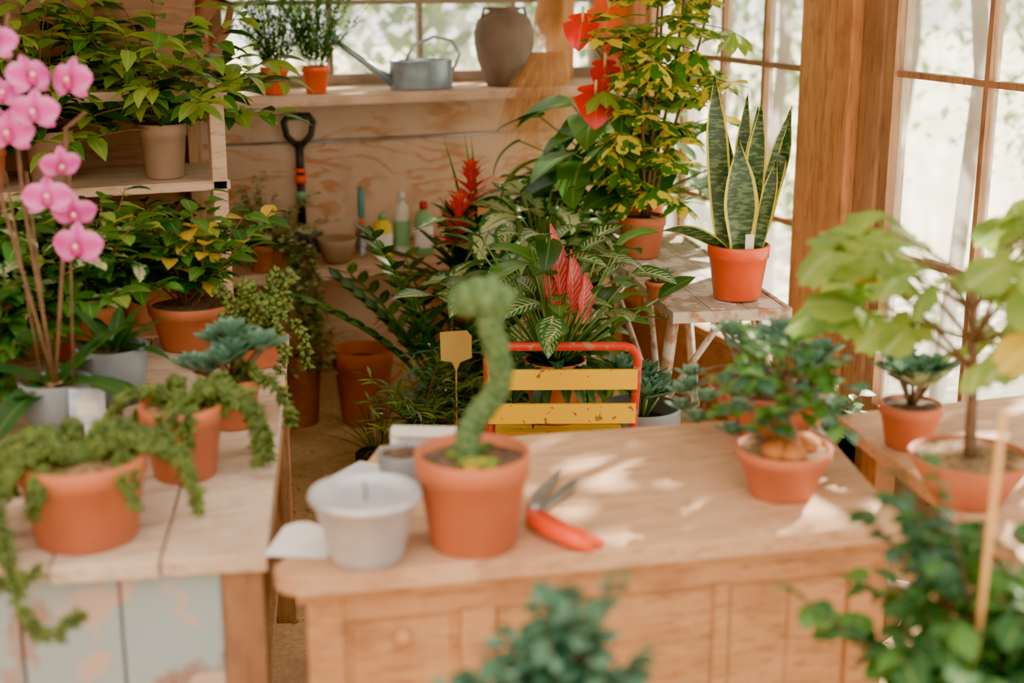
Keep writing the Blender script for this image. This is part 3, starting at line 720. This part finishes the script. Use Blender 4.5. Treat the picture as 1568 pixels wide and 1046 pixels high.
bl=[(-.075,.72),(.075,.72),(.078,.67),(.065,.635),(.0,.618),(-.065,.635),(-.078,.67)]
i0=[b.add((x+p,y-.012-(.012 if abs(p)<.03 else 0),z)) for p,z in bl]; i1=[b.add((x+p,y-.008-(.012 if abs(p)<.03 else 0),z)) for p,z in bl]
b.face(i0,dsteel,None,False); b.face(i1[::-1],dsteel,None,False)
for k in range(7): b.face((i0[k],i1[k],i1[(k+1)%7],i0[(k+1)%7]),dsteel,None,False)
b.build()
b=MB('potted_trailing_ceropegia'); c=V((1.06,4.99,.571)); s0=pot(b,c,.065,.05,.10,terra2,soil)
branchy(b,s0,36,.28,.030,.024,[g_silver,g_olive,g_silver],stemb,17,(.6,1.5),1.0,'ob',.15,sr=.0015)
for k in range(14):
    a=U(-2.2,-.4); pts=[s0,s0+dirv(a,0)*.05+V((0,0,.03)),s0+V((U(0.04,.16),-.125,.0)),]
    p=pts[-1].copy()
    for j in range(R.choice([5,7,9])): p=p+V((U(-.010,.022),U(-.008,.004),-.05)); pts.append(p.copy())
    b.tube(pts,.0012,stemb,4)
    for i in range(1,len(pts)-1):
        for j in range(9): b.leaf(pts[i].lerp(pts[i+1],U(0,1)),dirv(U(0,6.3),U(-.5,.5)),.026,.022,R.choice([g_silver,g_olive]),'ob',.3,.1,3)
b.build(loc=c)
b=MB('metal_bowl'); c=V((1.335,5.03,.571)); b.lathe([(.035,0),(.05,.01),(.07,.07),(.075,.09),(.07,.09),(.045,.012),(.001,.01)],c,taupe,28); b.build(loc=c)
b=MB('hand_trowel'); x,y=1.44,5.06
b.tube([(x,y,.72),(x,y,.74),(x,y,.82),(x,y,.84)],[.010,.014,.013,.008],teal,12); b.tube([(x,y,.67),(x,y,.73)],.011,terra,10)
b.leaf((x,y-.0,.69),(0,0,-1),.115,.06,steel,'strap',.1,.6,6,roll=.2); b.build()
def bottle(name,c,r,h,m,capm,lm=None):
    b=MB(name); b.lathe([(r*.9,0),(r,.005),(r,h*.68),(r*.85,h*.78),(r*.4,h*.84),(r*.38,h*.87)],c,m,24); b.lathe([(r*.45,0),(r*.45,h*.13),(r*.3,h*.14)],V(c)+V((0,0,h*.87)),capm,18)
    if lm: b.lathe([(r*1.01,h*.15),(r*1.02,h*.16),(r*1.02,h*.55),(r*1.01,h*.56)],c,lm,24)
    b.build(loc=c)
bottle('fertilizer_bottle',V((1.515,5.04,.571)),.036,.17,brb,bottg,paper); bottle('spray_bottle',V((1.60,5.07,.571)),.03,.24,bottw,white,bottg); bottle('fertilizer_bottle',V((1.68,5.05,.571)),.035,.2,bottg,redpot,paper)
b=MB('terracotta_pot'); c=V((1.15,4.93,0)); pot(b,c,.085,.065,.27,terra2,soil); b.build(loc=c)
b=MB('terracotta_pot'); c=V((1.375,4.86,0)); pot(b,c,.112,.082,.28,terra,soil,fill=.8); b.build(loc=c)
b=MB('floor_leaf_litter')
for k in range(900):
    q=V((U(.75,2.4),U(2.6,5.1),.003+U(0,.006))); b.leaf(q,dirv(U(0,6.3),U(-.05,.25)),U(.008,.03),U(.004,.014),litm if k%5 else g_olive,'ov',.3,.2,2)
b.build()
# ------------------------------------------------------------------ MIDDLE PLANTS
b=MB('potted_zz_plant'); c=V((1.50,4.26,0)); s0=pot(b,c,.12,.10,.28,greyp,soil,False)
for k in range(15):
    a=k*2.4+.3; L=U(.48,.68); pts=curve(s0+V((0,0,0))+dirv(a,0)*.03,dirv(a,U(.95,1.4)),L,10,.65,.03); b.tube(pts,[.008-.0005*i for i in range(11)],g_mid,7)
    for i in range(3,11):
        d=(pts[i]-pts[i-1]).normalized(); s=d.cross(V((0,0,1))).normalized()
        for sg in (-1,1): b.leaf(pts[i],s*sg+d*.8+V((0,0,.25)),.095,.038,R.choice([g_dark,g_dark,g_mid]),'ov',.3,.2,4)
b.build(loc=c)
b=MB('plant_stand'); b.lathe([(.13,0),(.13,.02),(.02,.03),(.02,.27),(.13,.285),(.13,.30)],(1.68,4.50,0),w_frame,24); b.build()
b=MB('potted_bromeliad'); c=V((1.68,4.50,.301)); s0=pot(b,c,.11,.085,.22,redpot,soil,False)
b.tube([s0,s0+V((-.03,-.05,.42))],[.012,.006],stemg,8)
radial(b,s0,30,.42,.045,[g_dark,g_mid],'strap',(.5,1.45),1.0,8)
for t in (s0+V((-.03,-.05,.34)),s0+V((-.10,-.12,.24))):
  for j in range(5):
    for k in range(5): b.leaf(t+V((0,0,j*.03)),dirv(k*1.26+j*.6,.5+j*.18),.12-.013*j,.03,m_bro,'lan',.4,.3,5)
for k in range(3): b.leaf(s0+V((.0,.02,.1)),dirv(k*2+1,1.45),.5,.035,R.choice([g_light,g_mid]),'sword',.15,.3,7)
b.build(loc=c)
b=MB('potted_dieffenbachia'); c=V((1.84,4.30,0)); s0=pot(b,c,.12,.10,.42,terra2,soil)
for k in range(3): b.tube(curve(s0+dirv(k*2.1,0)*.03,dirv(k*2.1-1.5,1.35),.5,5,0,.05),.012,stemg,8)
stalked(b,s0+V((-.02,-.03,.38)),32,.20,.23,.11,[m_dief],stemg,(-.1,1.4),1.0,'ov',.2,.2,(-.1,.7),.05)
stalked(b,s0+V((-.03,-.06,.22)),28,.27,.21,.10,[m_dief,m_dief,m_dief,g_dark],stemg,(-.1,1.1),1.0,'ov',.2,.2,(-.2,.6),.05)
b.build(loc=c)
def orient_strap(b,p,d,side,L,W,m,bend,n=12,fold=.35,prof='sword'):
    p=V(p); d=V(d).normalized(); side=V(side).normalized(); rows=[]
    for i in range(n+1):
        t=i/n; w=W*.5*PROF[prof](t); nr=side.cross(d); wv=.08*W*math.sin(t*11) if prof=='sword' else 0
        rows.append((b.add(p-side*w+nr*(fold*w+wv)),b.add(p),b.add(p+side*w+nr*(fold*w-wv)),t)); d=(Matrix.Rotation(-bend/n,3,side)@d); p=p+d*L/n
    for i in range(n):
        a,c_=rows[i],rows[i+1]
        b.face((a[0],a[1],c_[1],c_[0]),m,((0,a[3]),(.5,a[3]),(.5,c_[3]),(0,c_[3]))); b.face((a[1],a[2],c_[2],c_[1]),m,((.5,a[3]),(1,a[3]),(1,c_[3]),(.5,c_[3])))
b=MB('potted_anthurium'); c=V((2.25,4.36,.722)); s0=pot(b,c,.08,.06,.14,plasterra,soil)
stalked(b,s0,26,.32,.19,.15,[g_dark,g_mid,g_dark],stemg,(.4,1.45),.9,'heart',.15,.3,(-.5,.3))
stalked(b,s0,18,.46,.20,.15,[g_dark,g_mid,g_dark],stemg,(.5,1.1),.9,'heart',.15,.2,(-.5,.3),az=(2.6,4.4))
for dx,dy,dz,mm,sz in ((-.32,-.28,.40,m_red,.13),(-.27,-.24,.48,m_red,.10),(-.22,-.22,.56,m_org,.08),(-.34,-.22,.62,m_red,.11),(-.26,-.24,.66,m_org,.12)):
    q=s0+V((dx,dy,dz)); b.tube([s0,s0+V((dx*.3,dy*.3,dz*.6)),q-V((0,0,.02))],.003,stemg,6)
    tw=U(-.5,.5); sd=CR*math.cos(tw)+CF*math.sin(tw)
    orient_strap(b,q,V((0,0,-1))-CF*.9+CR*U(-.5,.5),sd,sz*.9,sz*1.05,mm,-.7,8,-.12,'heart'); orient_strap(b,q,V((0,0,1))-CF*.3,sd,sz*.25,sz*.9,mm,.2,4,-.1,'petal')
    b.tube([q-CF*.01,q-CF*.03+V((0,0,.045))],[.006,.004],m_or2,7)
b.build(loc=c)
b=MB('potted_variegated_schefflera'); c=V((2.09,4.05,.722)); s0=pot(b,c,.078,.058,.135,terra,soil)
trunks=[curve(s0+dirv(a,0)*.015,dirv(a,el_),h_,10,0,.05) for a,h_,el_ in ((.3,.95,1.45),(4.9,.8,1.42),(4.3,.62,1.35),(5.3,1.05,1.45),(-.4,.95,1.28))]
for t in trunks: b.tube(t,[.007-.0004*i for i in range(11)],stemb,7)
for k in range(165):
    t=R.choice(trunks); i=R.choice([1,2,3,4,5,6,7,8,9,10,10]); a=U(0,2*pi); sp=1.0 if i<8 else .8
    pp=curve(t[i],dirv(a,U(.0,.9)),U(.07,.18)*sp,4,.4,.05); b.tube(pp,.0018,stemg,4)
    cen=pp[-1]; tilt=U(-.6,.2); sm_=m_sch if R.random()<.8 else g_light
    for j in range(7):
        la=a+(j-3)*.85; b.leaf(cen,dirv(la,tilt+U(-.2,.15)),U(.08,.105),.040,sm_,'ob',.3,.15,4,roll=U(-.4,.4))
b.build(loc=c)
b=MB('potted_snake_plant'); c=V((2.075,3.425,.722)); s0=pot(b,c,.088,.066,.155,plasterra,soil)
for dx,dy,L,W,tx in ((-.055,-.02,.50,.066,-.10),(-.005,-.04,.31,.095,-.03),(.03,.0,.42,.06,.06),(.055,-.02,.42,.06,.20),(.02,.02,.40,.06,.07),(-.02,.03,.34,.05,-.06),(.045,.03,.30,.05,.25),(.06,-.03,.27,.045,.16),(-.03,.02,.30,.05,-.14),(.0,.04,.44,.05,.03)):
    orient_strap(b,s0+CR*dx*.8+CF*dy,CR*tx+V((0,0,1)),CR+CF*U(-.5,.5),L,W,m_snake,U(-.12,.12))
b.leaf(s0-CR*.04-CF*.02,-CR*.8-CF*.1+V((0,0,.65)),.25,.05,m_snake,'sword',.9,.3,10,roll=.9)
orient_strap(b,s0+CR*.05,CR*.42+V((0,0,1)),-CF+CR*.6,.42,.05,m_snake,-.5)
b.build(loc=c)
b=MB('plant_label'); b.T=Matrix.Translation((2.07,3.36,.86))@Matrix.Rotation(-.3,4,'Z'); b.box(-.012,.012,0,.0015,-.01,.055,paper); b.build()
# chair + calathea
T=Matrix.Translation((1.415,3.16,0))@Matrix.Rotation(math.radians(-21),4,'Z')
b=MB('folding_chair',T); w=.19
def rnd(pts,r,m,seg=8): b.tube(pts,r,m,seg)
U_=[(-w,.32,.0),(-w,.16,.30),(-w,.02,.60)]+[(-w+.035*(1-math.cos(a)),.0,.675+.035*math.sin(a)) for a in (0,.5,1.0,1.57)]
U2=[(-p[0],p[1],p[2]) for p in U_][::-1]
rnd(U_+U2,.0115,redpaint,10)
for sx in (-1,1):
    rnd([(sx*(w-.02),-.02,0),(sx*(w-.02),.14,.22),(sx*(w-.02),.34,.42)],.009,redpaint,8)
    b.tube([(sx*(w-.01),.10,.41),(sx*(w-.01),.40,.42)],.008,redpaint,8)
b.box(-w,w,-.008,.002,.598,.650,yelpaint); b.box(-w,w,.016,.026,.500,.552,yelpaint)
for k in range(6): b.box(-w+.02,w-.02,.09+k*.055,.13+k*.055,.42,.434,yelpaint)
b.tube([(-w+.02,.05,.08),(w-.02,.05,.08)],.007,redpaint,8); b.tube([(-w,.25,.12),(w,.25,.12)],.007,redpaint,8)
b.build()
b=MB('potted_calathea'); c=V((1.50,3.40,.436)); s0=pot(b,c,.085,.065,.17,terra,soil)
stalked(b,s0,62,.37,.15,.078,[m_cala,m_cala,m_cala,g_dark,g_mid],stemg,(.65,1.52),.8,'ov',.2,.25,(-.1,.9),.04)
radial(b,s0,38,.20,.045,[g_dark,g_dark,g_teal],'lan',(-.2,1.0),1.2,7)
for dx,L,tz,z0 in ((-.01,.19,.0,.22),(.02,.16,.12,.18),(.045,.12,.22,.16),(-.02,.11,-.2,.18)):
    q=s0+CR*(dx+.02)-CF*.10+V((0,0,z0)); b.tube([s0,q],.0035,stemg,6); orient_strap(b,q,CR*(tz-.1)+V((0,0,1)),CR*.7+CF*.5,L,.052,m_calr,.15,10,.5)
b.build(loc=c)
b=MB('potted_echeveria'); c=V((1.86,3.50,.722)); s0=pot(b,c,.035,.028,.05,terra,soil); 
for k in range(3): q=s0+V((U(-.02,.02),U(-.02,.02),.02)); b.tube([s0,q],.004,stemg,5); rosette(b,q,.04,g_blue,18,'lan')
b.build(loc=c)
b=MB('potted_agave'); c=V((1.74,3.35,0)); s0=pot(b,c,.11,.09,.46,greyp,soil,False)
for k in range(7):
    q=s0+dirv(k*.9,0)*.05+V((0,0,.08+U(0,.07))); b.tube([s0,q],.005,stemg,5); rosette(b,q,.09,g_blue,20,'lan')
b.build(loc=c)
b=MB('wooden_crate')
x0,x1,y0,y1=1.20,1.62,3.70,4.03
for k in range(3): b.box(x0,x1,y0,y0+.012,.01+k*.07,.07+k*.07,w_frame); b.box(x0,x1,y1-.012,y1,.01+k*.07,.07+k*.07,w_frame)
for k in range(4): b.box(x0+k*.105,x0+k*.105+.1,y0+.013,y1-.013,.20,.212,w_frame)
for x in (x0,x1-.02): b.box(x,x+.02,y0+.012,y1-.012,0,.2,w_frame)
b.build()
for i,(x,y) in enumerate(((1.27,3.84),(1.41,3.90),(1.53,3.80))):
    b=MB('potted_podocarpus'); c=V((x,y,.213)); s0=pot(b,c,.055,.042,.10,terra if i else black,soil)
    branchy(b,s0,26,.24,.060,.011,[g_mid,g_light,g_blue],stemb,22,(.5,1.45),.5,'lan',.1,bend=.3,n=2)
    b.build(loc=c)
b=MB('potted_grass_sedge'); c=V((1.22,4.18,0)); s0=pot(b,c,.07,.055,.12,black,soil)
radial(b,s0,60,.26,.005,[g_olive,g_dark,g_mid],'lan',(.2,1.4),1.3,6,0); b.build(loc=c)
b=MB('plant_sign'); b.T=Matrix.Translation((1.345,3.765,.212))@Matrix.Rotation(-.35,4,'Z')
pl=[(-.044,.31),(-.046,.395),(.032,.40),(.046,.382),(.046,.318),(.012,.305),(0,.275),(-.012,.305)]
i0=[b.add((p,0,z)) for p,z in pl]; i1=[b.add((p,.005,z)) for p,z in pl]; b.face(i0,ylab,None,False); b.face(i1[::-1],ylab,None,False)
for k in range(8): b.face((i0[k],i1[k],i1[(k+1)%8],i0[(k+1)%8]),ylab,None,False)
b.tube([(0,.006,.0),(0,.006,.3)],.003,bamboo,6); b.build()
shrub('potted_philodendron',V((2.08,4.66,0)),.13,.1,.6,terra2,[g_dark,g_mid,g_dark],30,.42,.15,.07,9,(1.0,1.5))
shrub('potted_peace_lily',V((1.66,4.02,0)),.09,.07,.30,terra2,[g_dark,g_mid,g_mid],20,.24,.10,.045,9,(.6,1.45))
shrub('potted_leafy_houseplant',V((1.82,3.98,0)),.10,.08,.34,terra2,[g_dark,g_mid,g_mid],22,.26,.09,.04,9,(.3,1.4))
shrub('potted_leafy_houseplant',V((2.28,3.40,0)),.12,.1,.25,terra2,[g_blue,g_teal,g_mid],20,.24,.06,.035,11,(.3,1.4))
b=MB('log_pile'); 
for k in range(9): a=U(0,3); q=V((2.0+U(-.1,.1),2.85+U(-.1,.1),.04+.07*(k//4))); b.tube([q-dirv(a,0)*.14,q+dirv(a,0)*.14],.035,stemb,10)
b.build()
# ------------------------------------------------------------------ FOREGROUND
def stool(name,x,y,h,r):
    b=MB(name); b.lathe([(r,0),(r,.025),(r*.97,.03)],(x,y,h-.03),w_desk,30)
    for k in range(4): a=k*pi/2+.7; b.tube([(x+math.cos(a)*r*.6,y+math.sin(a)*r*.6,h-.03),(x+math.cos(a)*r*.95,y+math.sin(a)*r*.95,0)],.014,w_frame,8)
    b.build()
stool('wooden_stool',.645,1.42,.45,.16)
b=MB('potted_blue_shrub'); c=V((.645,1.42,.451)); s0=pot(b,c,.11,.08,.16,terra,soil)
branchy(b,s0+V((0,0,.06)),56,.21,.030,.024,[g_teal,g_teal,g_blue],stemb,28,(.75,1.5),.3,'ob',.25,sr=.0025)
branchy(b,s0+V((0,0,.1)),11,.24,.030,.024,[g_teal,g_teal,g_blue],stemb,34,(1.42,1.56),.05,'ob',.3,sr=.0025,spread=.02)
b.build(loc=c)
stool('wooden_stool',1.27,1.38,.45,.15)
b=MB('potted_climbing_fig'); c=V((1.27,1.38,.451)); s0=pot(b,c,.11,.085,.16,terra,soil)
b.tube([s0+V((-.07,-.03,-.02)),s0+V((-.03,-.0,.50))],.0045,bamboo,8)
branchy(b,s0,38,.31,.050,.042,[g_matte,g_matte,g_mid],stemb,15,(.75,1.5),.3,'petal',.2,sr=.003)
branchy(b,s0+V((-.04,.04,.20)),9,.21,.033,.028,[g_teal,g_matte],stemb,15,(.8,1.4),.4,'petal',.2,sr=.0025,az=(1.8,3.6))
branchy(b,s0+V((.08,0,.05)),6,.28,.055,.045,[g_yel,g_light],stemb,6,(.7,1.4),.4,'petal',.2,az=(-1.5,1))
b.build(loc=c)
# ------------------------------------------------------------------ OUTSIDE
def hedge(name,x0,x1,y0,y1,z0,z1,n,ms,size=.09,thr=-.5):
    b=MB(name)
    for k in range(n):
        p=V((U(x0,x1),U(y0,y1),z0+(z1-z0)*U(0,1)**.9)); 
        dens=math.sin(p.x*2.1+p.z*1.7)+math.sin(p.y*1.9-p.z*2.3)+math.sin(p.x*4+p.y*3)
        if dens<thr: continue
        d=dirv(U(0,6.3),U(-.8,1.2)); b.leaf(p,d,size*U(.6,1.4),size*.6,R.choice(ms),'ov',.5,.2,2)
    for k in range(int(max(x1-x0,y1-y0)*1.5)): 
        q=V((U(x0,x1),U(y0,y1),-.1)); b.tube(curve(q,V((0,0,1)),z1*.9,6,0,.12),.03,stemb,6)
    b.build()
o1=G('outdoor_leaf_a',(.15,.28,.06),(.10,.21,.05),(.3,.4,.1),trans=.4,rough=.6); o2=G('outdoor_leaf_b',(.26,.36,.11),(.19,.28,.08),(.4,.45,.2),trans=.4,rough=.6)
hedge('hedge_behind',-.5,5.6,7.2,8.4,0,3.2,14000,[o1,o2,g_mid],.14,-1.2)
hedge('hedge_side',5.0,6.6,2.6,6.9,.2,2.4,9000,[o2,o1],.10,-.6)
hedge('added_shade_canopy',3.4,4.9,1.2,6.6,2.7,4.6,8000,[o1,g_mid],.16,0.02)  # unseen leaf canopy, added outside to break the sun into dapples
# ------------------------------------------------------------------ LIGHT
w_=bpy.data.worlds.new('sky'); bpy.context.scene.world=w_; w_.use_nodes=True; nt=w_.node_tree; nt.nodes.clear()
bg=N(nt,'ShaderNodeBackground'); ou=N(nt,'ShaderNodeOutputWorld'); bg.inputs[0].default_value=(1.0,.95,.865,1); bg.inputs[1].default_value=2.6; nt.links.new(bg.outputs[0],ou.inputs[0])
sl_=bpy.data.lights.new('sun','SUN'); sl_.energy=26; sl_.angle=math.radians(.6); sl_.color=(1,.86,.68)
so=bpy.data.objects.new('sun',sl_); bpy.context.scene.collection.objects.link(so)
d=V((-.80,-.45,-.68)); so.rotation_euler=d.to_track_quat('-Z','Y').to_euler(); so.location=(6,6,6)
# ------------------------------------------------------------------ CAMERA
cam=bpy.data.cameras.new('camera'); co=bpy.data.objects.new('camera',cam); bpy.context.scene.collection.objects.link(co)
co.location=(0,0,1.65); co.rotation_euler=(math.radians(75),0,math.radians(-22)); cam.lens=50; cam.sensor_width=36
cam.dof.use_dof=True; cam.dof.focus_distance=3.75; cam.dof.aperture_fstop=1.7
bpy.context.scene.camera=co
vs=bpy.context.scene.view_settings; vs.view_transform='AgX'; vs.exposure=1.05
try: vs.look='AgX - Punchy'
except Exception: pass
